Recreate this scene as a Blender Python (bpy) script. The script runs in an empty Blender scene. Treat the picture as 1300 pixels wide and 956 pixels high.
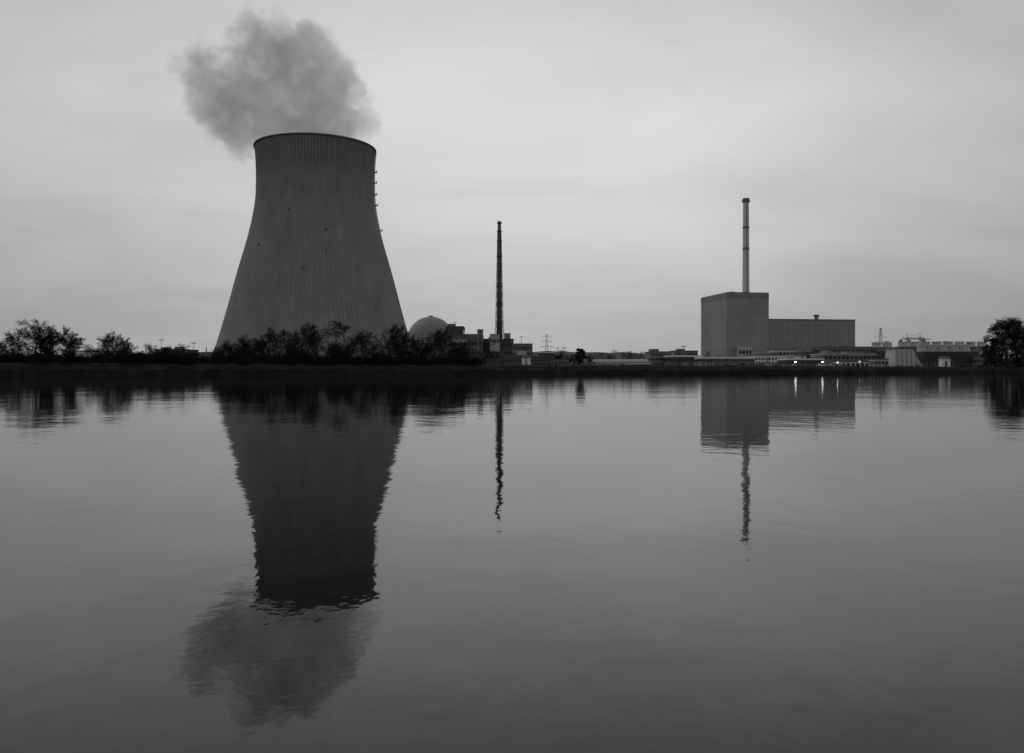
import bpy, math, random
import numpy as np
from mathutils import Vector, Matrix
random.seed(7); rng=np.random.default_rng(7)
F=1083.0; HY=468.0; CH=2.0
def WX(px,D): return (px-650.0)/F*D
def WZ(py,D): return CH+(HY-py)/F*D
scn=bpy.context.scene
scn.view_settings.view_transform='Standard'
scn.view_settings.look='None'; scn.view_settings.exposure=0
# ------------------------------------------------ materials
def newmat(name):
    m=bpy.data.materials.new(name); m.use_nodes=True
    return m,m.node_tree.nodes,m.node_tree.links,m.node_tree.nodes['Principled BSDF']
def grey(name,v,rough=.85,var=.25,scale=.15,metal=0,stretch=(1,1,1)):
    m,N,L,b=newmat(name)
    tc=N.new('ShaderNodeTexCoord'); mp=N.new('ShaderNodeMapping'); mp.inputs['Scale'].default_value=stretch
    n=N.new('ShaderNodeTexNoise'); n.inputs['Scale'].default_value=scale; n.inputs['Detail'].default_value=4; n.inputs['Roughness'].default_value=.65
    r=N.new('ShaderNodeMapRange'); r.inputs['From Min'].default_value=.3; r.inputs['From Max'].default_value=.7
    r.inputs['To Min'].default_value=v*(1-var); r.inputs['To Max'].default_value=v*(1+var)
    L.new(tc.outputs['Object'],mp.inputs['Vector']); L.new(mp.outputs[0],n.inputs['Vector'])
    L.new(n.outputs['Fac'],r.inputs['Value']); L.new(r.outputs[0],b.inputs['Base Color'])
    b.inputs['Roughness'].default_value=rough; b.inputs['Metallic'].default_value=metal
    if rough>=.9: b.inputs['Specular IOR Level'].default_value=.05
    return m
M={}
M['cladding']=grey('facade_cladding',.34,.7,.13,.06,stretch=(1,1,.35))
M['cladding2']=grey('facade_cladding_pale',.5,.7,.12,.05)
M['dark']=grey('dark_cladding',.09,.7,.3,.2)
M['mid']=grey('plaster',.22,.8,.2,.2)
M['white']=grey('white_paint',.82,.6,.04,.3)
M['glass']=grey('window_glass',.02,.2,.3,.3)
M['roof']=grey('roof_felt',.12,.9,.3,.2)
M['steel']=grey('galvanised_steel',.2,.6,.2,.5)
M['darksteel']=grey('painted_steel_dark',.07,.6,.2,.5)
M['stack']=grey('stack_concrete',.72,.7,.08,.1)
M['stackd']=grey('stack_weathered',.12,.8,.25,.1)
M['bark']=grey('bark',.026,.95,.4,.6)
M['leaf']=grey('evergreen_leaf',.04,.9,.4,.6)
M['dome']=grey('dome_concrete',.3,.7,.12,.05)
def lampmat():
    m,N,L,b=newmat('lit_lamp'); b.inputs['Emission Color'].default_value=(1,1,1,1); b.inputs['Emission Strength'].default_value=9
    b.inputs['Base Color'].default_value=(.8,.8,.8,1); return m
M['lamp']=lampmat()
# ------------------------------------------------ mesh builder
class MB:
    def __init__(s): s.v=[]; s.f=[]
    def box(s,x0,x1,y0,y1,z0,z1):
        b=len(s.v)
        s.v+=[(x0,y0,z0),(x1,y0,z0),(x1,y1,z0),(x0,y1,z0),(x0,y0,z1),(x1,y0,z1),(x1,y1,z1),(x0,y1,z1)]
        s.f+=[(b,b+3,b+2,b+1),(b+4,b+5,b+6,b+7),(b,b+1,b+5,b+4),(b+1,b+2,b+6,b+5),(b+2,b+3,b+7,b+6),(b+3,b,b+4,b+7)]
    def hexa(s,bot,top):
        b=len(s.v); n=len(bot); s.v+=list(bot)+list(top)
        s.f.append(tuple(b+n-1-i for i in range(n))); s.f.append(tuple(b+n+i for i in range(n)))
        for i in range(n): j=(i+1)%n; s.f.append((b+i,b+j,b+n+j,b+n+i))
    def lathe(s,cx,cy,prof,n=32,cap=True):
        b=len(s.v)
        for r,z in prof:
            for i in range(n):
                a=2*math.pi*i/n; s.v.append((cx+r*math.cos(a),cy+r*math.sin(a),z))
        for k in range(len(prof)-1):
            for i in range(n):
                j=(i+1)%n; s.f.append((b+k*n+i,b+k*n+j,b+(k+1)*n+j,b+(k+1)*n+i))
        if cap:
            s.f.append(tuple(b+n-1-i for i in range(n))); k=len(prof)-1; s.f.append(tuple(b+k*n+i for i in range(n)))
    def beam(s,p,q,w):
        p=Vector(p);q=Vector(q);d=(q-p).normalized()
        u=d.cross(Vector((0,0,1)) if abs(d.z)<.95 else Vector((1,0,0))).normalized()*w/2; v=d.cross(u).normalized()*w/2
        s.hexa([tuple(p+a) for a in (u+v,-u+v,-u-v,u-v)],[tuple(q+a) for a in (u+v,-u+v,-u-v,u-v)])
    def obj(s,name,mat,parent=None,smooth=False):
        me=bpy.data.meshes.new(name); me.from_pydata(s.v,[],s.f); me.update()
        if smooth:
            me.polygons.foreach_set('use_smooth',[True]*len(me.polygons))
        o=bpy.data.objects.new(name,me); scn.collection.objects.link(o); me.materials.append(mat)
        if parent: o.parent=parent
        return o
def empty(name,loc,rot=0):
    e=bpy.data.objects.new(name,None); e.location=loc; e.rotation_euler=(0,0,rot); e.empty_display_size=2
    scn.collection.objects.link(e); return e
GZ=3.0
# ------------------------------------------------ water
m,N,L,b=newmat('water')
b.inputs['Base Color'].default_value=(.003,.003,.003,1); b.inputs['Roughness'].default_value=.03; b.inputs['IOR'].default_value=1.333
tc=N.new('ShaderNodeTexCoord')
def wav(scale,st,dist,prev,detail=3,rot=.3):
    mp=N.new('ShaderNodeMapping'); mp.inputs['Scale'].default_value=st; mp.inputs['Rotation'].default_value=(0,0,rot)
    n=N.new('ShaderNodeTexNoise'); n.inputs['Scale'].default_value=scale; n.inputs['Detail'].default_value=detail; n.inputs['Roughness'].default_value=.5
    bp=N.new('ShaderNodeBump'); bp.inputs['Strength'].default_value=1; bp.inputs['Distance'].default_value=dist
    L.new(tc.outputs['Object'],mp.inputs[0]); L.new(mp.outputs[0],n.inputs['Vector']); L.new(n.outputs['Fac'],bp.inputs['Height'])
    if prev: L.new(prev.outputs[0],bp.inputs['Normal'])
    return bp
w1=wav(1.1,(1.3,1,1),.0075,None,4,.5)
w2=wav(.12,(1,1,1),.026,w1,2,-.3)
L.new(w2.outputs[0],b.inputs['Normal'])
wm=MB(); wm.v=[(-6000,-400,0),(6000,-400,0),(6000,900,0),(-6000,900,0)]; wm.f=[(0,1,2,3)]
wm.obj('lake_water',m)
# ------------------------------------------------ ground
def shore(x):
    xx=max(-230,min(520,x)); base=271+.415*xx
    return base+2.2*math.sin(x*.045)+1.2*math.sin(x*.13+1)
def bankz(x):
    t=min(1,max(0,(x+130)/300)); return 3.7*(1-t)+2.9*t
xs=list(np.concatenate([np.linspace(-9000,-700,12),np.linspace(-600,700,260),np.linspace(800,9000,12)]))
g=MB(); offs=[(-8,-2.2),(0,-.05),(.8,.5),(3,.55),(5,.8),(9,.97),(13,1),(30,None),(120,None),(600,None),(2500,None),(12000,None)]
for x in xs:
    s0=shore(x); bz=bankz(x)
    for i,(o,zz) in enumerate(offs):
        if zz is None: z=GZ-.25 if o<100 else GZ
        elif i>=2: z=bz*zz+random.uniform(-.15,.15)*(1 if i<6 else .3)
        else: z=zz
        g.v.append((x,s0+o+(random.uniform(-.4,.4) if i in(1,2,3) else 0),z))
R=len(offs)
for i in range(len(xs)-1):
    for k in range(R-1): g.f.append((i*R+k,(i+1)*R+k,(i+1)*R+k+1,i*R+k+1))
g.obj('ground',grey('grass_and_riprap',.024,.95,.5,.35))
# hills
h=MB(); n=240; 
for i in range(n+1):
    a=math.radians(-60+120*i/n); D=3200
    hh=50+14*math.sin(a*7+1)+8*math.sin(a*19)+3*math.sin(a*53)+rng.normal()*1.2
    hh*= .75+.25*math.sin(a*4+2)
    x=D*math.tan(a) if abs(a)<1.3 else 0
    h.v+=[(x,D-500,2.5),(x,D,max(28,hh)),(x,D+900,max(28,hh)*.8)]
for i in range(n):
    for k in range(2): h.f.append((i*3+k,i*3+3+k,i*3+4+k,i*3+1+k))
h.obj('hills',grey('distant_woods',.12,.95,.3,.01),smooth=True)
# ------------------------------------------------ cooling tower
TD=637; TX=WX(401,TD)
tower=empty('cooling_tower',(TX,TD,GZ))
pz=[10,20,43,72,101,124,142,158,167]; pr=[73.5,70.2,63.6,56.0,48.0,43.6,42.8,43.3,44.2]
def rad(z):
    for i in range(len(pz)-1):
        if z<=pz[i+1] or i==len(pz)-2:
            t=(z-pz[i])/(pz[i+1]-pz[i])
            def sl(j):
                a=max(0,j-1); c=min(len(pz)-1,j+1); return (pr[c]-pr[a])/(pz[c]-pz[a])
            h_=pz[i+1]-pz[i]; m0=sl(i)*h_; m1=sl(i+1)*h_
            return (2*t**3-3*t**2+1)*pr[i]+(t**3-2*t**2+t)*m0+(-2*t**3+3*t**2)*pr[i+1]+(t**3-t**2)*m1
NR=124; n=NR*4; K=90
sv=[];sf=[];uv=[]
zs=[10+(165.5-10)*k/K for k in range(K+1)]
for k,z in enumerate(zs):
    r=rad(z)
    for i in range(n):
        a=2*math.pi*i/n; rr=r+(.12 if i%4==0 else 0); sv.append((rr*math.cos(a),rr*math.sin(a),z-GZ+0))
for k in range(K):
    for i in range(n):
        j=(i+1)%n; sf.append((k*n+i,k*n+j,(k+1)*n+j,(k+1)*n+i)); 
        for (ii,kk) in ((i,k),(i+1,k),(i+1,k+1),(i,k+1)): uv.append((ii/n,zs[kk]))
me=bpy.data.meshes.new('shell'); me.from_pydata(sv,[],sf); ul=me.uv_layers.new(name='UVMap')
ul.data.foreach_set('uv',np.array(uv,dtype=np.float32).ravel()); me.update()
sh=bpy.data.objects.new('shell',me); scn.collection.objects.link(sh); sh.parent=tower
m,N,L,b=newmat('tower_concrete'); b.inputs['Roughness'].default_value=.9
tu=N.new('ShaderNodeUVMap'); sp=N.new('ShaderNodeSeparateXYZ'); L.new(tu.outputs[0],sp.inputs[0])
def MT(op,a,b_=None,c=None,N=N,L=L):
    nd=N.new('ShaderNodeMath'); nd.operation=op
    for i,x in enumerate((a,b_,c)):
        if x is None: continue
        if isinstance(x,(int,float)): nd.inputs[i].default_value=x
        else: L.new(x,nd.inputs[i])
    return nd.outputs[0]
def MRn(x,a,b_,c,d,N=N,L=L,smooth=False):
    nd=N.new('ShaderNodeMapRange'); 
    if smooth: nd.interpolation_type='SMOOTHSTEP'
    L.new(x,nd.inputs['Value'])
    for k,v in zip(('From Min','From Max','To Min','To Max'),(a,b_,c,d)): nd.inputs[k].default_value=v
    return nd.outputs[0]
U,V=sp.outputs[0],sp.outputs[1]
fr=MT('ABSOLUTE',MT('SUBTRACT',MT('FRACT',MT('ADD',MT('MULTIPLY',U,NR),.5)),.5))
line=MRn(fr,.0,.2,1,0)
fz=MT('ABSOLUTE',MT('SUBTRACT',MT('FRACT',MT('MULTIPLY',V,1/4.5)),.5)); hl=MRn(fz,.0,.14,1,0)
cv=N.new('ShaderNodeCombineXYZ'); L.new(MT('MULTIPLY',U,260),cv.inputs[0]); L.new(MT('MULTIPLY',V,.035),cv.inputs[1])
ns=N.new('ShaderNodeTexNoise'); ns.inputs['Scale'].default_value=1; ns.inputs['Detail'].default_value=5; L.new(cv.outputs[0],ns.inputs['Vector'])
cv2=N.new('ShaderNodeCombineXYZ'); L.new(MT('MULTIPLY',U,30),cv2.inputs[0]); L.new(MT('MULTIPLY',V,.05),cv2.inputs[1])
ns2=N.new('ShaderNodeTexNoise'); ns2.inputs['Scale'].default_value=1; ns2.inputs['Detail'].default_value=6; L.new(cv2.outputs[0],ns2.inputs['Vector'])
streak=MRn(ns.outputs['Fac'],.3,.7,.86,1.1); blot=MRn(ns2.outputs['Fac'],.3,.7,.86,1.12)
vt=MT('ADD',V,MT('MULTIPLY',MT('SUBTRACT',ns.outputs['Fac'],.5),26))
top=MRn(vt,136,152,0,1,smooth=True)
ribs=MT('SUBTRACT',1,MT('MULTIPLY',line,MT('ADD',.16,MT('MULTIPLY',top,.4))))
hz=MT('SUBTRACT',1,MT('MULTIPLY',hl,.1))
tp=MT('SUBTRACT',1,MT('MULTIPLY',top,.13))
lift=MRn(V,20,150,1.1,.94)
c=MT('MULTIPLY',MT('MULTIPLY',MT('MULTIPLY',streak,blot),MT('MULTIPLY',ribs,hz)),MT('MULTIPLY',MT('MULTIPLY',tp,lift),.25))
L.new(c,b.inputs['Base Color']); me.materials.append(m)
inner=MB(); inner.lathe(0,0,[(rad(z)-.8,z-GZ) for z in zs[::3]],128,cap=False); inner.obj('inner_shell',M['mid'],tower,True)
rim=MB(); 
rt=165.5-GZ; rr=rad(165.5)
rim.lathe(0,0,[(rr-.8,rt-.4),(rr+.7,rt-.4),(rr+.7,rt+.3),(rr+.4,rt+.6),(rr-.8,rt+.6)],160,cap=False); rim.obj('rim_walkway',M['dark'],tower)
cols=MB()
for i in range(56):
    a0=2*math.pi*i/56
    for s_ in(-1,1):
        a1=a0+s_*2*math.pi/112
        cols.beam((76.5*math.cos(a0),76.5*math.sin(a0),0),(73.3*math.cos(a1),73.3*math.sin(a1),7.6),1.1)
cols.obj('support_columns',M['mid'],tower)
bas=MB(); bas.lathe(0,0,[(80,0),(80,1.2),(78,1.2),(78,0)],96,cap=False); bas.obj('basin_wall',M['mid'],tower)
plat=MB()
ang=math.atan2(TX,TD)
for zz in (150,142,133,125,106):
    r=rad(zz)
    d=(math.cos(-ang-.06),math.sin(-ang-.06))
    x,y=d[0]*(r+1),d[1]*(r+1)
    plat.box(x-1.6,x+1.2,y-1.5,y+1.5,zz-GZ,zz-GZ+.4); plat.box(x+1,x+1.2,y-1.5,y+1.5,zz-GZ+.4,zz-GZ+1.6)
for k in range(40):
    z0=20+k*3.6; z1=z0+3.6
    plat.beam((math.cos(-ang-.06)*(rad(z0)+.5),math.sin(-ang-.06)*(rad(z0)+.5),z0-GZ),(math.cos(-ang-.06)*(rad(z1)+.5),math.sin(-ang-.06)*(rad(z1)+.5),z1-GZ),.5)
# small inspection hatches on the shell
for a_,z_ in ((-1.75,112),(-1.2,98),(-2.2,88),(-1.5,70)):
    r=rad(z_)+.15; plat.box(r*math.cos(a_)-.5,r*math.cos(a_)+.5,r*math.sin(a_)-.5,r*math.sin(a_)+.5,z_-GZ,z_-GZ+1.4)
plat.obj('ladder_and_platforms',M['darksteel'],tower)
# ------------------------------------------------ steam plume
bl=[(402,176,62,0),(352,168,44,0),(440,156,34,0),(306,158,44,-5),(278,118,48,5),(254,86,36,0),(336,76,56,0),(322,46,34,4),(388,84,56,-4),(396,46,26,0),(430,108,38,3),(450,148,28,0),(345,130,58,0),(400,125,56,0)]
blobs=[(WX(x,TD),TD+dy,WZ(y,TD),r*TD/F) for x,y,r,dy in bl]
import bmesh
bm=bmesh.new()
for x,y,z,r in blobs:
    bmesh.ops.create_icosphere(bm,subdivisions=3,radius=r*1.35,matrix=Matrix.Translation((x,y,z)))
me=bpy.data.meshes.new('steam_plume'); bm.to_mesh(me); bm.free()
st=bpy.data.objects.new('steam_plume',me); scn.collection.objects.link(st)
rm=st.modifiers.new('r','REMESH'); rm.mode='VOXEL'; rm.voxel_size=4
m=bpy.data.materials.new('steam'); m.use_nodes=True; N=m.node_tree.nodes; L=m.node_tree.links; N.clear()
out=N.new('ShaderNodeOutputMaterial'); vol=N.new('ShaderNodeVolumePrincipled'); L.new(vol.outputs[0],out.inputs['Volume'])
vol.inputs['Color'].default_value=(1,1,1,1); vol.inputs['Anisotropy'].default_value=.35
tc=N.new('ShaderNodeTexCoord')
n1=N.new('ShaderNodeTexNoise'); n1.inputs['Scale'].default_value=.042; n1.inputs['Detail'].default_value=3; n1.inputs['Roughness'].default_value=.66; L.new(tc.outputs['Object'],n1.inputs['Vector'])
vs=N.new('ShaderNodeVectorMath'); vs.operation='SUBTRACT'; vs.inputs[1].default_value=(.5,.5,.5); L.new(n1.outputs['Color'],vs.inputs[0])
vm=N.new('ShaderNodeVectorMath'); vm.operation='SCALE'; vm.inputs['Scale'].default_value=42; L.new(vs.outputs[0],vm.inputs[0])
va=N.new('ShaderNodeVectorMath'); va.operation='ADD'; L.new(tc.outputs['Object'],va.inputs[0]); L.new(vm.outputs[0],va.inputs[1])
cur=None
for x,y,z,r in blobs:
    d=N.new('ShaderNodeVectorMath'); d.operation='DISTANCE'; d.inputs[1].default_value=(x,y,z); L.new(va.outputs[0],d.inputs[0])
    q=MT('DIVIDE',d.outputs['Value'],r,N=N,L=L)
    cur=q if cur is None else MT('MINIMUM',cur,q,N=N,L=L)
n2=N.new('ShaderNodeTexNoise'); n2.inputs['Scale'].default_value=.075; n2.inputs['Detail'].default_value=3; n2.inputs['Roughness'].default_value=.6; L.new(tc.outputs['Object'],n2.inputs['Vector'])
fld=MT('ADD',cur,MT('MULTIPLY',MT('SUBTRACT',n2.outputs['Fac'],.5,N=N,L=L),1.6,N=N,L=L),N=N,L=L)
t_=MT('SUBTRACT',1,MRn(fld,.72,1.03,0,1,N=N,L=L,smooth=True),N=N,L=L)
den=MT('MULTIPLY',t_,.026,N=N,L=L)
L.new(den,vol.inputs['Density'])
m.cycles.volume_step_rate=.7
me.materials.append(m)
# ------------------------------------------------ generic buildings
def building(name,x0,x1,ytop,D,depth,wall='mid',bands=(),n=12,rot=0,parapet=.6,roofmat='roof',extras=(),cut=.72,base=GZ,glass='glass'):
    w=(x1-x0)/F*D; H=WZ(ytop,D)-base
    e=empty(name,(WX(x0,D),D,base),rot)
    a=MB(); a.box(0,w,0,depth,0,H-parapet); a.obj('walls',M[wall],e)
    r=MB(); r.box(-.25,w+.25,-.25,depth+.25,H-parapet+.003,H); 
    r.obj('roof',M[roofmat],e)
    if bands:
        gl=MB(); fm=MB()
        for (z0,z1) in bands:
            z0*=H; z1*=H; p=w/n
            for i in range(n):
                c=(i+.5)*p; gl.box(c-p*cut/2,c+p*cut/2,-.06,.3,z0,z1)
            fm.box(0,w,-.12,-.003,z0-.25,z0-.02)
            ns=max(2,int(depth/p))
            for i in range(ns):
                c=(i+.5)*depth/ns; q=depth/ns*cut/2
                gl.box(-.06,.3,c-q,c+q,z0,z1); gl.box(w-.3,w+.06,c-q,c+q,z0,z1)
        gl.obj('windows',M[glass],e); fm.obj('window_sills',M['steel'],e)
    if extras:
        x=MB()
        for (fx0,fx1,hh,dy0,dy1) in extras: x.box(fx0*w,fx1*w,dy0*depth,dy1*depth,H+.003,H+hh)
        x.obj('rooftop_plant',M['steel'],e)
    return e,w,H
# reactor building unit 1
rb=empty('reactor_building',(176,700,GZ),math.atan2(8.7,55))
Hh=64.7-GZ
a=MB(); a.box(0,36.9,0,55.7,0,Hh-5.0); a.obj('walls',M['cladding'],rb)
a=MB(); a.box(-.12,37.0,-.12,55.8,Hh-4.997,Hh); a.obj('parapet',grey('parapet_cladding',.25,.7,.12,.05),rb)
a=MB(); a.box(12,16,20,26,Hh,Hh+2.5); a.box(22,30,24,30,Hh,Hh+1.8); a.box(1,36,1,54,Hh+.003,Hh+.3); a.obj('roof',M['roof'],rb)
a=MB()
for i in range(1,10): a.box(i*3.69-.07,i*3.69+.07,-.05,-.003,0,Hh-5.1)
for i in range(1,13): a.box(-.05,-.003,i*4.28-.07,i*4.28+.07,0,Hh-5.1)
for zz in (14,30,45): a.box(0,36.9,-.07,-.055,zz,zz+.25); a.box(-.07,-.055,0,55,zz,zz+.25)
for i in range(7): a.box(3+i*4.8,4.6+i*4.8,-.16,-.125,Hh-3.4,Hh-2.4)
a.obj('panel_joints',M['mid'],rb)
a=MB(); a.box(8,20,-5,-.1,0,17); a.box(20.1,26,-4,-.1,0,11); a.obj('entrance_annex',M['cladding2'],rb)
a=MB(); 
for i in range(4): a.box(9+i*2.8,11+i*2.8,-5.08,-4.9,11,14)
a.box(21.5,24.5,-4.08,-3.9,0,5); a.obj('windows',M['glass'],rb)
# turbine hall
th=empty('turbine_hall',(176+.987*37.1,700+.156*37.1,GZ),math.atan2(8.7,55))
Hh2=43.4-GZ; W2=78
a=MB(); a.box(.1,W2,1.5,60,0,Hh2-1.2); a.obj('walls',grey('hall_cladding',.3,.7,.1,.05),th)
a=MB(); a.box(.1,W2+.2,1.3,60.2,Hh2-1.197,Hh2); a.obj('roof_edge',M['mid'],th)
a=MB()
for i in range(1,13): a.box(i*6,i*6+.12,1.4,1.497,9,Hh2-1.3)
a.box(0.1,W2,1.35,1.395,9,9.4); a.obj('panel_joints',M['mid'],th)
a=MB(); a.lathe(53,20,[(1.6,Hh2),(1.6,Hh2+3),(2.6,Hh2+3.6),(2.6,Hh2+4.6),(.6,Hh2+5.2)],16); a.box(20,24,20,24,Hh2,Hh2+1.0);a.box(60,66,30,34,Hh2,Hh2+1.2); a.obj('roof_vents',M['steel'],th)
a=MB()
for i in range(9): a.box(4+i*8,8+i*8,1.25,1.45,3,7)
a.obj('windows',M['glass'],th)
# chimney unit 1
sx=WX(947,735); ch=empty('ventilation_stack',(sx,735,GZ))
T=WZ(252,735)-GZ
a=MB(); a.lathe(0,0,[(3.6,0),(3.0,T*.45),(2.5,T-3),(2.5,T-2.6)],32); a.obj('shaft',M['stack'],ch,True)
a=MB()
for zz,ww in ((T-2.6,3.4),(T*.825,2.9),(T*.70,2.95)):
    a.lathe(0,0,[(ww-.4,zz-.8),(ww,zz-.5),(ww,zz+1.3),(ww-.9,zz+1.5)],32)
a.lathe(0,0,[(2.9,T-1),(2.9,T),(2.2,T)],32)
a.obj('platforms',M['steel'],ch)
a=MB(); a.box(-.3,.3,-3.3,-2.9,0,T-3); a.obj('ladder',M['steel'],ch)
# chimney unit 2
D2=900; c2=empty('ventilation_stack',(WX(634,D2),D2,GZ)); T=WZ(281,D2)-GZ
a=MB(); a.lathe(0,0,[(3.3,0),(2.6,T*.5),(1.75,T)],24); a.obj('shaft',M['stackd'],c2,True)
a=MB()
for k,fz in enumerate((.16,.3,.43,.55,.66,.76,.86,.93,.985)):
    z=fz*T; r=3.3-(3.3-1.75)*fz
    a.lathe(0,0,[(r,z-.5),(r+1.0,z),(r+1.0,z+.3),(r,z+.3)],20)
    a.lathe(0,0,[(r+1.0,z+1.2),(r+1.0,z+1.4),(r+.85,z+1.4),(r+.85,z+1.2)],20,cap=False)
for q in range(4):
    an=q*math.pi/2+.6
    a.beam((6.2*math.cos(an),6.2*math.sin(an),0),(2.4*math.cos(an),2.4*math.sin(an),T*.93),.4)
    for k in range(14):
        z0=T*.93*k/14; z1=T*.93*(k+1)/14; r0=6.2-3.8*k/14; r1=6.2-3.8*(k+1)/14; an2=an+math.pi/2
        a.beam((r0*math.cos(an),r0*math.sin(an),z0),(r1*math.cos(an2),r1*math.sin(an2),z1),.25)
        a.beam((r0*math.cos(an2),r0*math.sin(an2),z0),(r1*math.cos(an),r1*math.sin(an),z1),.25)
a.obj('lattice_and_platforms',M['darksteel'],c2)
# dome
DD=820; dm=empty('reactor_dome',(WX(547,DD),DD,GZ)); Rr=30*DD/F; Tz=WZ(402,DD)-GZ; cz=Tz-Rr
a=MB(); pf=[(Rr,0)]+[(Rr*math.cos(t),cz+Rr*math.sin(t)) for t in np.linspace(0,math.pi/2-.02,24)]
a.lathe(0,0,pf,64); a.obj('containment_shell',M['dome'],dm,True)
a=MB(); 
for t in (.25,.6,.95): a.lathe(0,0,[(Rr*math.cos(t)+.1,cz+Rr*math.sin(t)),(Rr*math.cos(t+.012)+.1,cz+Rr*math.sin(t+.012))],64,cap=False)
a.lathe(0,0,[(2.2,Tz-.3),(2.2,Tz+.8),(1,Tz+1.0)],16)
a.obj('seams_and_vent',M['mid'],dm)
# unit 2 buildings
building('reactor_auxiliary_building',566,588,414,780,30,'dark',[(.8,.9),(.6,.68)],5,extras=[(.1,.5,2.5,.2,.6)])
building('machine_house',586,612,424,800,40,'mid',[(.6,.75)],6)
building('switchgear_building',612,652,430,790,30,'dark',[(.7,.8),(.45,.55)],8,extras=[(.2,.4,2,.2,.6)])
building('office_building',650,676,436,700,20,'mid',[(.75,.88),(.5,.62),(.25,.37)],8)
building('workshop',676,716,452,640,20,'mid',[(.4,.7)],10)
building('annex_building',540,568,428,720,24,'mid',[(.7,.8)],6)
building('pump_house',600,640,446,560,16,'dark',[(.5,.7)],7)
building('warehouse',640,690,452,540,20,'dark',[(.5,.65)],9)
building('annex_building',574,592,430,700,14,'cladding2',[(.75,.86),(.55,.66),(.3,.42)],5,extras=[(.3,.6,2,.2,.6)])
building('annex_building',594,606,437,690,14,'mid',[(.6,.8)],3)
building('staircase_tower',606,613,418,770,8,'mid',[(.2,.85)],1,cut=.2)
building('filter_building',622,634,424,770,14,'cladding2',[(.75,.85)],3)
building('filter_building',640,648,423,800,14,'mid',[(.75,.85)],2)
building('transformer_house',656,668,444,600,10,'cladding2',[(.4,.7)],3)
building('storage_shed',684,704,447,600,12,'dark',[(.4,.6)],4,roofmat='white')
building('storage_shed',700,722,456,520,12,'mid',[(.4,.7)],5)
# left buildings
building('warehouse',92,136,445,520,30,'white',[(.35,.5)],9,roofmat='steel')
building('warehouse',150,182,449,560,30,'dark',[(.4,.6)],6)
building('switchyard_hall',196,232,443,520,26,'dark',[(.55,.75)],7,extras=[(.1,.3,1.2,.2,.5),(.6,.8,1.5,.2,.5)])
building('workshop',234,272,447,560,20,'mid',[(.4,.6)],7)
building('storage_shed',10,60,452,560,20,'mid',[(.4,.6)],7)
# unit 1 low foreground buildings
building('administration_building',826,852,446,520,22,'mid',[(.72,.86),(.42,.56),(.12,.26)],8,extras=[(.1,.5,1.6,.3,.7)])
building('canteen_building',757,822,456,470,18,'white',[(.35,.62)],22,roofmat='white',parapet=1.2,cut=.5)
building('workshop',850,892,451,500,20,'dark',[(.5,.75)],12,roofmat='white',parapet=1.0)
building('laboratory_building',892,958,453,470,20,'mid',[(.55,.75),(.15,.38)],20,roofmat='white',extras=[(.3,.42,1.4,.2,.6)],parapet=1.0)
building('gatehouse',958,1000,450,500,20,'white',[(.6,.75),(.25,.4)],10,extras=[(.5,.8,1.2,.2,.6)],cut=.55)
building('service_building',1000,1046,455,470,18,'dark',[(.35,.75)],14,roofmat='white',parapet=.9)
building('fire_station',1046,1112,449,520,24,'mid',[(.6,.8)],12,roofmat='cladding2',extras=[(.1,.2,2.2,.2,.6),(.5,.7,1.5,.2,.6)])
building('engineering_building',1044,1108,440,640,24,'mid',[(.75,.88),(.5,.62)],14)
building('vehicle_shed',1068,1104,458,440,12,'white',[(.1,.6)],6,cut=.7)
building('garage_row',870,940,460,430,10,'white',[(.08,.6)],16,cut=.7)
building('transformer_house',1112,1136,447,560,16,'dark',[(.5,.7)],4)
building('storage_building',856,886,445,620,20,'mid',[(.7,.85)],7,extras=[(.2,.5,1.4,.2,.6)])
building('storage_building',984,1012,443,640,20,'cladding2',[(.7,.82)],6)
building('compressor_house',1020,1038,447,600,14,'dark',[(.6,.8)],4,extras=[(.1,.3,2.5,.2,.4),(.6,.75,3.5,.2,.4)])
building('bicycle_shelter',800,826,461,430,5,'dark',[(.2,.7)],6,roofmat='white')
building('storage_shed',1110,1128,455,470,10,'cladding2',[(.3,.65)],4)
building('pump_house',1246,1262,452,470,12,'mid',[(.4,.7)],3)
building('electrical_building',1242,1256,445,600,12,'cladding2',[(.6,.8)],3,extras=[(.2,.5,2,.2,.5)])
# storage tanks and masts
def tank(px,ytop,D,r):
    e=empty('storage_tank',(WX(px,D),D,GZ)); H=WZ(ytop,D)-GZ
    a=MB(); a.lathe(0,0,[(r,0),(r,H-1),(r*.6,H-.3),(.3,H)],28); a.obj('tank_shell',M['white'],e)
    a=MB(); a.lathe(0,0,[(r+.1,H-1.2),(r+.25,H-1.2),(r+.25,H-.1),(r+.1,H-.1)],28,cap=False); a.box(-.4,.4,-r-.5,-r-.1,0,H-.5); a.obj('railing_and_ladder',M['steel'],e)
tank(838,451,600,4); tank(1016,450,560,3.5); tank(1126,449,620,4.5); tank(668,452,500,2.6); tank(617,447,620,3)
def mast(px,ytop,D):
    e=empty('floodlight_mast',(WX(px,D),D,GZ)); H=WZ(ytop,D)-GZ
    a=MB(); a.lathe(0,0,[(.3,0),(.14,H)],8); a.box(-1.6,1.6,-.2,.2,H,H+.25)
    for i in range(4): a.box(-1.5+i*.85,-1.0+i*.85,-.6,-.22,H-.1,H+.5)
    a.obj('mast_and_floodlights',M['steel'],e)
for px,yt,D in ((578,410,770),(662,428,690),(868,440,520),(975,440,480),(1080,436,520),(1126,434,600),(1200,434,620),(1230,436,560),(716,442,560),(780,446,500),(205,432,540),(246,436,560)): mast(px,yt,D)
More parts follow.
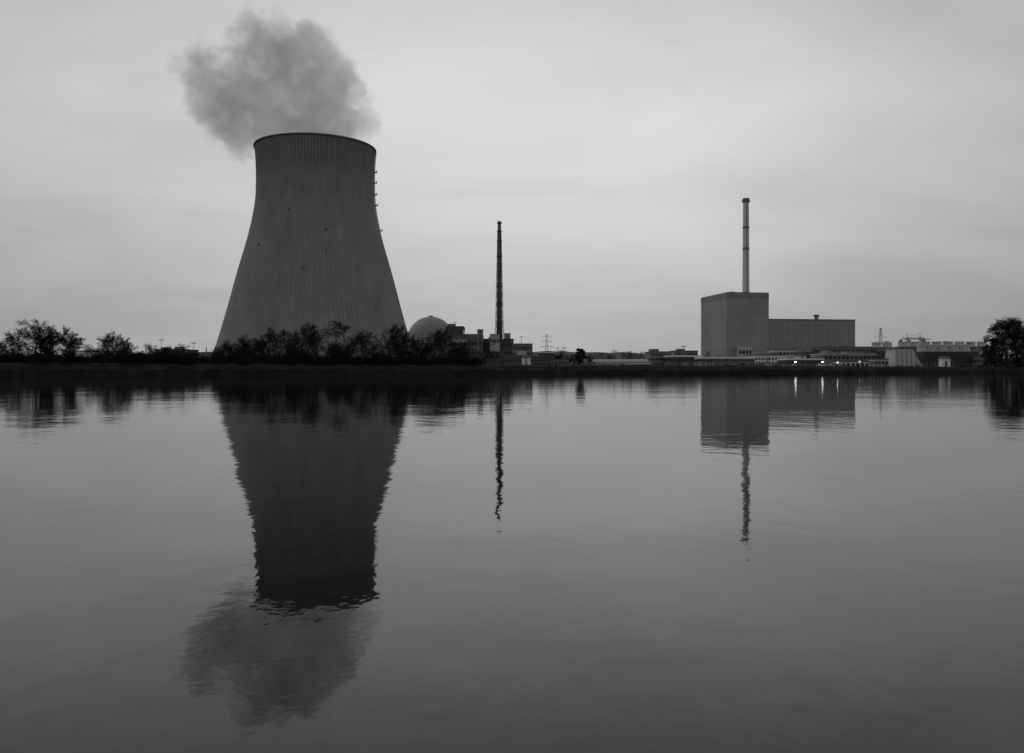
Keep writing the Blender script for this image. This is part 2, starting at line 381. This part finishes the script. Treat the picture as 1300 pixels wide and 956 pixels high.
# slanted intake wall
ic=empty('intake_structure',(WX(1136,480),480,GZ))
w=36*480/F; Hq=WZ(443,480)-GZ
a=MB(); a.hexa([(0,0,0),(w,0,0),(w,14,0),(0,14,0)],[(1.2,2,Hq),(w-5,2,Hq),(w-5,14,Hq),(1.2,14,Hq)]); a.obj('sloped_wall',M['cladding2'],ic)
a=MB()
for i in range(5):
    x=1.6+i*2.6; a.hexa([(x,-.4,0),(x+.3,-.4,0),(x+.3,0.2,0),(x,.2,0)],[(x+.3,1.7,Hq-.6),(x+.6,1.7,Hq-.6),(x+.6,2.4,Hq-.6),(x+.3,2.4,Hq-.6)])
a.box(.8,w-4.6,1.7,14.3,Hq+.003,Hq+.7); a.obj('ribs_and_coping',M['mid'],ic)
# cell cooling blocks with fan stacks
def cells(x0,x1,ytop,D,depth,nc,wall='dark'):
    e=empty('cell_cooling_tower',(WX(x0,D),D,GZ)); w=(x1-x0)/F*D; H=WZ(ytop,D)-GZ
    a=MB(); a.box(0,w,0,depth,0,H-.5); a.obj('walls',M[wall],e)
    a=MB(); k=9
    for i in range(k):
        z=H*.12+i*H*.75/k; a.hexa([(0,-.7,z),(w,-.7,z),(w,-.05,z+.3),(0,-.05,z+.3)],[(0,-.7,z+.15),(w,-.7,z+.15),(w,-.05,z+.5),(0,-.05,z+.5)])
    for i in range(nc+1): a.box(i*w/nc-.2,i*w/nc+.2,-.95,-.72,0,H)
    a.obj('louvres',M['dark'],e)
    a=MB(); a.box(-.5,w+.5,-.8,depth+.5,H-.497,H); a.obj('deck',M['steel'],e)
    a=MB(); p=w/nc
    for i in range(nc): a.lathe((i+.5)*p,depth/2,[(p*.44,H),(p*.38,H+2),(p*.42,H+4)],24,cap=False)
    a.obj('fan_stacks',M['cladding2'],e)
    a=MB()
    for i in range(nc*4): a.box(i*w/nc/4-.04,i*w/nc/4+.04,-.75,-.67,H,H+1.1)
    a.box(0,w,-.75,-.67,H+1.1,H+1.2); a.obj('railing',M['steel'],e)
cells(1172,1242,446,480,16,5)
cells(1146,1262,440,640,18,8,'mid')
cells(1112,1140,441,640,18,2,'mid')
# small white hut on bank
D=300; e=empty('gauge_house',(WX(1236,D),D+22,2.8))
a=MB(); a.box(0,3.2,0,2.5,0,3); a.obj('walls',M['white'],e)
a=MB(); a.hexa([(-.3,-.3,3.003),(3.5,-.3,3.003),(3.5,2.8,3.003),(-.3,2.8,3.003)],[(.4,1.2,3.9),(2.8,1.2,3.9),(2.8,1.3,3.9),(.4,1.3,3.9)]); a.obj('roof',M['dark'],e)
a=MB(); a.box(1.1,2.0,-.05,.1,0,2); a.obj('door',M['dark'],e)
# pylons
def pylon(px,ytop,D,arms=3):
    e=empty('power_pylon',(WX(px,D),D,GZ)); H=WZ(ytop,D)-GZ; a=MB(); b0=H*.07; b1=H*.012
    S=[(-1,-1),(1,-1),(1,1),(-1,1)]
    wd=lambda t:b0*(1-t)**1.2+b1
    K=9
    for k in range(K):
        t0=k/K;t1=(k+1)/K
        for i in range(4):
            p=S[i];q=S[(i+1)%4]
            P=lambda s,t:(s[0]*wd(t),s[1]*wd(t),H*t)
            a.beam(P(p,t0),P(p,t1),.25); a.beam(P(p,t0),P(q,t1),.13); a.beam(P(q,t0),P(p,t1),.13)
    for j in range(arms):
        z=H*(.62+.15*j); L_=H*(.2-.03*j)
        a.beam((-L_,0,z),(0,0,z+H*.05),.2); a.beam((L_,0,z),(0,0,z+H*.05),.2); a.beam((-L_,0,z),(L_,0,z),.25)
        for s_ in(-1,1):
            for q in (.55,1): a.beam((s_*L_*q,0,z),(s_*L_*q,0,z-H*.04),.18)
    a.obj('lattice',M['steel'],e)
pylon(694,424,900); pylon(1118,416,1100,2); pylon(708,440,1500,3); pylon(262,441,1200,2)
# cranes
def crane(px,ytop,D,jib):
    e=empty('tower_crane',(WX(px,D),D,GZ)); H=WZ(ytop,D)-GZ; a=MB()
    for sx_ in(-1,1):
        for sy in(-1,1): a.beam((sx_,sy,0),(sx_,sy,H*.93),.3)
    for k in range(16):
        z0=H*.93*k/16;z1=H*.93*(k+1)/16; a.beam((-1,-1,z0),(1,-1,z1),.18); a.beam((-1,1,z1),(1,1,z0),.18)
    z=H*.9
    a.beam((-jib*.3,0,z),(jib,0,z),.45); a.beam((-jib*.25,0,z+1.6),(jib*.9,0,z+1.2),.22)
    for k in range(12):
        x=-jib*.25+k*jib*1.15/12; a.beam((x,0,z),(x+jib*.05,0,z+1.5),.16); a.beam((x+jib*.05,0,z+1.5),(x+jib*.1,0,z),.16)
    a.beam((0,0,z),(0,0,H+3),.5); a.beam((0,0,H+3),(jib*.8,0,z+1),.16); a.beam((0,0,H+3),(-jib*.28,0,z+1),.16)
    a.box(min(-jib*.32,-jib*.22),max(-jib*.32,-jib*.22),-1,1,z-3,z-.4); a.box(1.2,3,-1,1,z-3,z-.5)
    a.obj('mast_and_jib',M['steel'],e)
crane(1152,427,900,26); crane(1168,426,950,-18)
# lamp posts
def lamp(px,py,D,lit=True,s=.34):
    e=empty('street_lamp',(WX(px,D),D,GZ-.1)); H=WZ(py,D)-GZ+.1
    a=MB(); a.lathe(0,0,[(.12,0),(.07,H)],8); a.beam((0,0,H),(0,-1.2,H+.15),.1); a.obj('post',M['steel'],e)
    a=MB(); a.box(-.25,.25,-1.7,-.9,H+.0,H+.25); a.obj('housing',M['steel'],e)
    if lit:
        a=MB(); a.lathe(0,-1.3,[(s*.3,H-s-.02),(s,H-s*.5),(s,H-.02)],10); a.obj('lit_head',M['lamp'],e)
for px,py,l,s in ((1009,459,1,.5),(1043,459,1,.5),(1062,460,1,.3),(962,460,0,.2),(905,459,0,.2),(1090,459,1,.2),(846,459,0,.2),(800,460,0,.2)):
    lamp(px,py,415 if px>850 else 430,bool(l),s)
# fence along right bank
a=MB(); e=empty('fence',(0,0,0))
pv=None
for i in range(180):
    x=20+i*2.2; y=shore(x)+24; a.box(x-.05,x+.05,y-.05,y+.05,2.6,4.5)
    if pv:
        for zz in (3.4,3.9,4.4): a.beam((pv[0],pv[1],zz),(x,y,zz),.04)
    pv=(x,y)
a.obj('posts_and_wires',M['steel'],e)
# ------------------------------------------------ parked cars
def car(x,y,rot,v):
    e=empty('parked_car',(x,y,GZ-.1),rot)
    prof=[(-2.1,.35),(2.1,.35),(2.15,.75),(1.3,.92),(.75,1.42),(-1.0,1.45),(-1.7,.98),(-2.15,.9)]
    a=MB(); a.hexa([(p[0],-.85,p[1]) for p in prof],[(p[0],.85,p[1]) for p in prof]); a.obj('body',v,e)
    a=MB(); gp=[(1.15,.95),(.7,1.36),(-.95,1.38),(-1.45,.98)]
    a.hexa([(p[0],-.87,p[1]) for p in gp],[(p[0],.87,p[1]) for p in gp]); a.obj('windows',M['glass'],e)
    a=MB()
    for sx_ in(-1.35,1.35):
        for sy in(-.88,.68):
            pts=[(sx_+.33*math.cos(t),.33+.33*math.sin(t)) for t in np.linspace(0,2*math.pi,13)[:-1]]
            a.hexa([(p[0],sy,p[1]) for p in pts],[(p[0],sy+.2,p[1]) for p in pts])
    a.obj('wheels',M['glass'],e)
for i in range(14):
    D=405+random.random()*4; px=862+i*15+random.uniform(-3,3)
    if px>1085: continue
    car(WX(px,D),D,random.choice([0,math.pi])+random.uniform(-.05,.05),M[random.choice(['white','dark','mid','cladding2'])])
# ------------------------------------------------ trees
def tree_segs(seed,H=12,spread=1.0,trunk=.28,levels=4,nb=(12,8,6,5)):
    R_=random.Random(seed); segs=[]
    def limb(p,d,ln,r,lv):
        k=5 if lv==0 else (4 if lv<3 else 2)
        pts=[(p,r)]; q=p; dd=d
        for i in range(k):
            dd=(dd+Vector((R_.gauss(0,1),R_.gauss(0,1),R_.gauss(0,1)))*(.06 if lv==0 else .16)+Vector((0,0,.07 if lv else .02))).normalized()
            q2=q+dd*ln/k; r2=max(.022,r*(1-.8*(i+1)/k)); segs.append((q,q2,pts[-1][1],r2)); pts.append((q2,r2)); q=q2
        if lv>=levels: return
        m_=nb[lv]
        for j in range(m_):
            t=(trunk+(1-trunk)*(j+R_.random())/m_) if lv==0 else (.2+.8*(j+R_.random())/m_)
            t=min(t,.99); idx=int(t*k); f=t*k-idx; A,ra=pts[idx]; B,rb_=pts[idx+1]
            P=A.lerp(B,f); rr_=ra+(rb_-ra)*f
            tang=(B-A).normalized()
            az=R_.uniform(0,2*math.pi); side=tang.orthogonal().normalized(); side=Matrix.Rotation(az,3,tang)@side
            an=R_.uniform(.5,1.0) if lv==0 else R_.uniform(.4,.95)
            nd=(tang*math.cos(an)+side*math.sin(an)*spread).normalized()
            l2=ln*(R_.uniform(.48,.68)*(1.1-.4*(t-trunk)/(1-trunk)) if lv==0 else R_.uniform(.4,.6)*(1.1-.4*t))
            limb(P,nd,l2,max(.026,rr_*.62),lv+1)
    limb(Vector((0,0,-.3)),Vector((0,0,1)),H*.8,H*.02,0)
    top_=max(s[1].z for s in segs); k_=H/top_
    return [(a*k_,b*k_,r0,r1) for a,b,r0,r1 in segs]
def segs_np(segs,tw=1.0):
    A=np.array([s[0][:] for s in segs]);B=np.array([s[1][:] for s in segs]); r0=np.array([s[2] for s in segs])*tw; r1=np.array([s[3] for s in segs])*tw
    d=B-A; d/=np.linalg.norm(d,axis=1)[:,None]+1e-9
    ref=np.where(np.abs(d[:,2:3])<.9,np.array([[0,0,1.]]),np.array([[1.,0,0]]))
    u=np.cross(d,ref); u/=np.linalg.norm(u,axis=1)[:,None]; v=np.cross(d,u)
    V_=[]
    for (P,r) in((A,r0),(B,r1)):
        for k in range(3):
            a=2*math.pi*k/3; V_.append(P+(u*math.cos(a)+v*math.sin(a))*r[:,None])
    V_=np.stack(V_,1).reshape(-1,3); n=len(segs); base=(np.arange(n)*6)[:,None]
    Fq=np.concatenate([base+np.array([[k,(k+1)%3,3+(k+1)%3,3+k]]) for k in range(3)])
    return V_,Fq
def mkobj(name,parts,mat):
    vs=[];fs=[];o=0
    for V_,Fq in parts: vs.append(V_); fs.append(Fq+o); o+=len(V_)
    V_=np.concatenate(vs).astype(np.float32); Fq=np.concatenate(fs).astype(np.int32)
    me=bpy.data.meshes.new(name); me.vertices.add(len(V_)); me.vertices.foreach_set('co',V_.ravel())
    me.loops.add(Fq.size); me.loops.foreach_set('vertex_index',Fq.ravel()); me.polygons.add(len(Fq))
    me.polygons.foreach_set('loop_start',np.arange(len(Fq))*4); me.polygons.foreach_set('loop_total',np.full(len(Fq),4))
    me.update(calc_edges=True); me.materials.append(mat); ob=bpy.data.objects.new(name,me); scn.collection.objects.link(ob); return ob
TV=[segs_np(tree_segs(s,12,random.uniform(.9,1.25),random.uniform(.14,.26)),1.05) for s in range(7)]
LV=[segs_np(tree_segs(30+s,12,1.25,.12,3,(13,8,6)),1.4) for s in range(5)]
BV=[segs_np(tree_segs(50+s,5,1.3,.04,3,(12,7,6)),1.6) for s in range(5)]
def inst(src,x,y,z,s,sz=None,rot=None):
    V_,Fq=src; a=rot if rot is not None else random.uniform(0,6.28); c,s_=math.cos(a),math.sin(a); sz=sz or s
    X=V_[:,0]*s; Y=V_[:,1]*s
    return np.stack([X*c-Y*s_+x,X*s_+Y*c+y,V_[:,2]*sz+z],1),Fq
def shore_at_px(px,off):
    D=250
    for _ in range(12): D=shore(WX(px,D))+off
    return WX(px,D),D
def tree_at(px,ytop,off,wide=1.0,src=None):
    x,D=shore_at_px(px,off); z=bankz(x) if off<20 else GZ
    H=WZ(ytop,D)-z; s=H/12.0
    return inst(src or random.choice(TV),x,D,z,s*wide,s)
for px,yt,off,wd in ((-6,424,18,1.2),(8,426,24,1.2),(24,414,16,1.3),(40,412,22,1.3),(52,405,18,1.3),(66,416,24,1.3),(82,413,15,1.35),(96,424,22,1.3),(136,420,17,1.4),(150,424,22,1.3),(170,434,15,1.3),(212,438,18,1.3),(292,430,17,1.3),(310,424,18,1.3),(325,428,24,1.2),(340,414,20,1.3),(360,417,22,1.2),(380,408,16,1.3),(398,420,22,1.2),(420,432,18,1.3),(443,406,18,1.4),(470,430,18,1.3),(494,410,16,1.4),(514,420,20,1.2),(534,430,24,1.2),(552,416,20,1.3),(584,432,16,1.2)):
    mkobj('bare_tree',[tree_at(px,yt,off,wd)],M['bark'])
parts=[]
for i in range(100):
    if i%2: parts.append(tree_at(random.uniform(-60,275),random.uniform(434,450),random.uniform(18,60),random.uniform(1.1,1.6),random.choice(LV)))
    else: parts.append(tree_at(random.uniform(270,620),random.uniform(430,446),random.uniform(18,60),random.uniform(1.1,1.6),random.choice(LV)))
for i in range(24):
    px=random.uniform(620,900); x=WX(px,620); D=620; z=GZ; s=(WZ(random.uniform(443,452),D)-z)/12; parts.append(inst(random.choice(LV),x,D,z,s*1.3,s))
mkobj('distant_treeline',parts,M['bark'])
parts=[]
for i in range(560):
    px=random.uniform(-80,610); off=random.uniform(6,28); x,D=shore_at_px(px,off); s=random.uniform(.28,.68)*(1.4 if random.random()<.12 else 1)
    parts.append(inst(random.choice(BV),x,D,bankz(x)-.5,s*1.5,s))
for i in range(130):
    px=random.uniform(600,1300); off=random.uniform(6,30); x,D=shore_at_px(px,off); s=random.uniform(.12,.3)
    parts.append(inst(random.choice(BV),x,D,2.4,s*1.6,s))
mkobj('shrub_hedge',parts,M['bark'])
# evergreen leaf clumps
def leafy(cx,cy,z,W,H,nclump,nleaf,seed,lean=.8):
    g=np.random.default_rng(seed); P=[]
    for i in range(nclump):
        t=g.random()**.8; rr=W*.5*math.sin(math.pi*min(1,.18+.75*t))**.7*(g.random()**.5); a=g.random()*6.28
        c=np.array([cx+rr*math.cos(a),cy+rr*math.sin(a),z+H*(.08+.88*t)])
        cr=W*g.uniform(.06,.13)
        q=g.normal(size=(nleaf,3)); q/=np.linalg.norm(q,axis=1)[:,None]; q*=(g.random((nleaf,1))**.4)*cr; P.append(c+q)
    P=np.concatenate(P); n=len(P); u=g.normal(size=(n,3)); u/=np.linalg.norm(u,axis=1)[:,None]; w=g.normal(size=(n,3)); v=np.cross(u,w); v/=np.linalg.norm(v,axis=1)[:,None]
    s=g.uniform(.12,.28,(n,1)); V_=np.stack([P-u*s-v*s*.6,P+u*s-v*s*.6,P+u*s+v*s*.6,P-u*s+v*s*.6],1).reshape(-1,3)
    return V_,np.arange(n*4).reshape(-1,4)
def leafytree(name,px,ytop,off,Wf,seed,ncl=70,nl=90):
    x,D=shore_at_px(px,off); z=bankz(x); H=WZ(ytop,D)-z
    e=empty(name,(x,D,z)); 
    t=mkobj('trunk_and_limbs',[inst(TV[seed%7],0,0,0,H/12*.9*Wf*.8,H/12*.95)],M['bark']); t.parent=e
    f=mkobj('foliage',[leafy(0,0,0,H*.62*Wf,H*.97,ncl,nl,seed)],M['leaf']); f.parent=e
leafytree('evergreen_tree',737,441,20,1.0,3,50,70)
leafytree('evergreen_tree',1278,402,18,1.35,5,110,110)
leafytree('evergreen_tree',1300,415,22,1.3,6,80,100)
leafytree('evergreen_tree',1263,428,24,1.2,8,50,90)
leafytree('evergreen_tree',1325,400,20,1.3,9,80,100)
parts=[]
for i in range(26):
    x,D=shore_at_px(random.uniform(1250,1345),random.uniform(6,18)); parts.append(leafy(x,D,bankz(x)-2,6,random.uniform(5,8),16,60,100+i))
mkobj('bank_shrubs',parts,M['leaf'])
# ------------------------------------------------ world
wd=bpy.data.worlds.new('World'); scn.world=wd; wd.use_nodes=True; N=wd.node_tree.nodes; L=wd.node_tree.links; N.clear()
out=N.new('ShaderNodeOutputWorld')
SE=math.radians(36); SAZ=math.radians(-50)
sky=N.new('ShaderNodeTexSky'); sky.sky_type='NISHITA'; sky.sun_disc=False; sky.sun_elevation=SE; sky.sun_rotation=SAZ
bw=N.new('ShaderNodeRGBToBW'); L.new(sky.outputs[0],bw.inputs[0])
bgA=N.new('ShaderNodeBackground'); bgA.inputs['Strength'].default_value=.05; L.new(bw.outputs[0],bgA.inputs[0])
tc=N.new('ShaderNodeTexCoord'); sp=N.new('ShaderNodeSeparateXYZ'); L.new(tc.outputs['Generated'],sp.inputs[0])
X,Y,Z=sp.outputs
k=dict(N=N,L=L)
cr=N.new('ShaderNodeValToRGB'); L.new(Z,cr.inputs[0]); el=cr.color_ramp.elements
el[0].position=0; el[0].color=(.47,)*3+(1,); el[1].position=1; el[1].color=(.42,)*3+(1,)
for p,v in ((.06,.53),(.14,.64),(.28,.75),(.45,.64)):
    e_=el.new(p); e_.color=(v,v,v,1)
gd=Vector((math.sin(math.radians(0)),1,math.tan(math.radians(17)))).normalized()
dt=N.new('ShaderNodeVectorMath'); dt.operation='DOT_PRODUCT'; dt.inputs[1].default_value=gd; L.new(tc.outputs['Generated'],dt.inputs[0])
glow=MT('POWER',MT('MAXIMUM',dt.outputs['Value'],0,**k),7,**k)
gl=MT('ADD',.52,MT('MULTIPLY',glow,.54,**k),**k)
zz=MT('ADD',MT('MAXIMUM',Z,0,**k),.25,**k)
cv=N.new('ShaderNodeCombineXYZ'); L.new(MT('DIVIDE',X,zz,**k),cv.inputs[0]); L.new(MT('DIVIDE',Y,zz,**k),cv.inputs[1])
mp=N.new('ShaderNodeMapping'); mp.inputs['Rotation'].default_value=(0,0,.6); mp.inputs['Scale'].default_value=(.9,1.4,1); L.new(cv.outputs[0],mp.inputs[0])
n1=N.new('ShaderNodeTexNoise'); n1.inputs['Scale'].default_value=1.1; n1.inputs['Detail'].default_value=6; n1.inputs['Roughness'].default_value=.52; n1.inputs['Distortion'].default_value=.6; L.new(mp.outputs[0],n1.inputs['Vector'])
cl=MRn(n1.outputs['Fac'],.25,.75,.89,1.09,N=N,L=L,smooth=True)
col=MT('MULTIPLY',MT('MULTIPLY',cr.outputs[0],gl,**k),cl,**k)
bgB=N.new('ShaderNodeBackground'); L.new(col,bgB.inputs[0])
mx=N.new('ShaderNodeMixShader'); mx.inputs[0].default_value=.9; L.new(bgA.outputs[0],mx.inputs[1]); L.new(bgB.outputs[0],mx.inputs[2]); L.new(mx.outputs[0],out.inputs[0])
sl=bpy.data.lights.new('sun','SUN'); sl.energy=.3; sl.angle=math.radians(16); sl.color=(1,1,1)
so=bpy.data.objects.new('sun',sl); scn.collection.objects.link(so)
dv=Vector((math.sin(SAZ)*math.cos(SE),math.cos(SAZ)*math.cos(SE),math.sin(SE))); so.rotation_euler=dv.to_track_quat('Z','Y').to_euler(); so.location=(0,0,300)
# ------------------------------------------------ camera
cd=bpy.data.cameras.new('camera'); cd.sensor_width=36; cd.lens=36*F/1300; cd.shift_y=-10/1300; cd.clip_end=30000; cd.clip_start=.1
co=bpy.data.objects.new('camera',cd); scn.collection.objects.link(co); co.location=(0,0,CH); co.rotation_euler=(math.pi/2,0,0); scn.camera=co
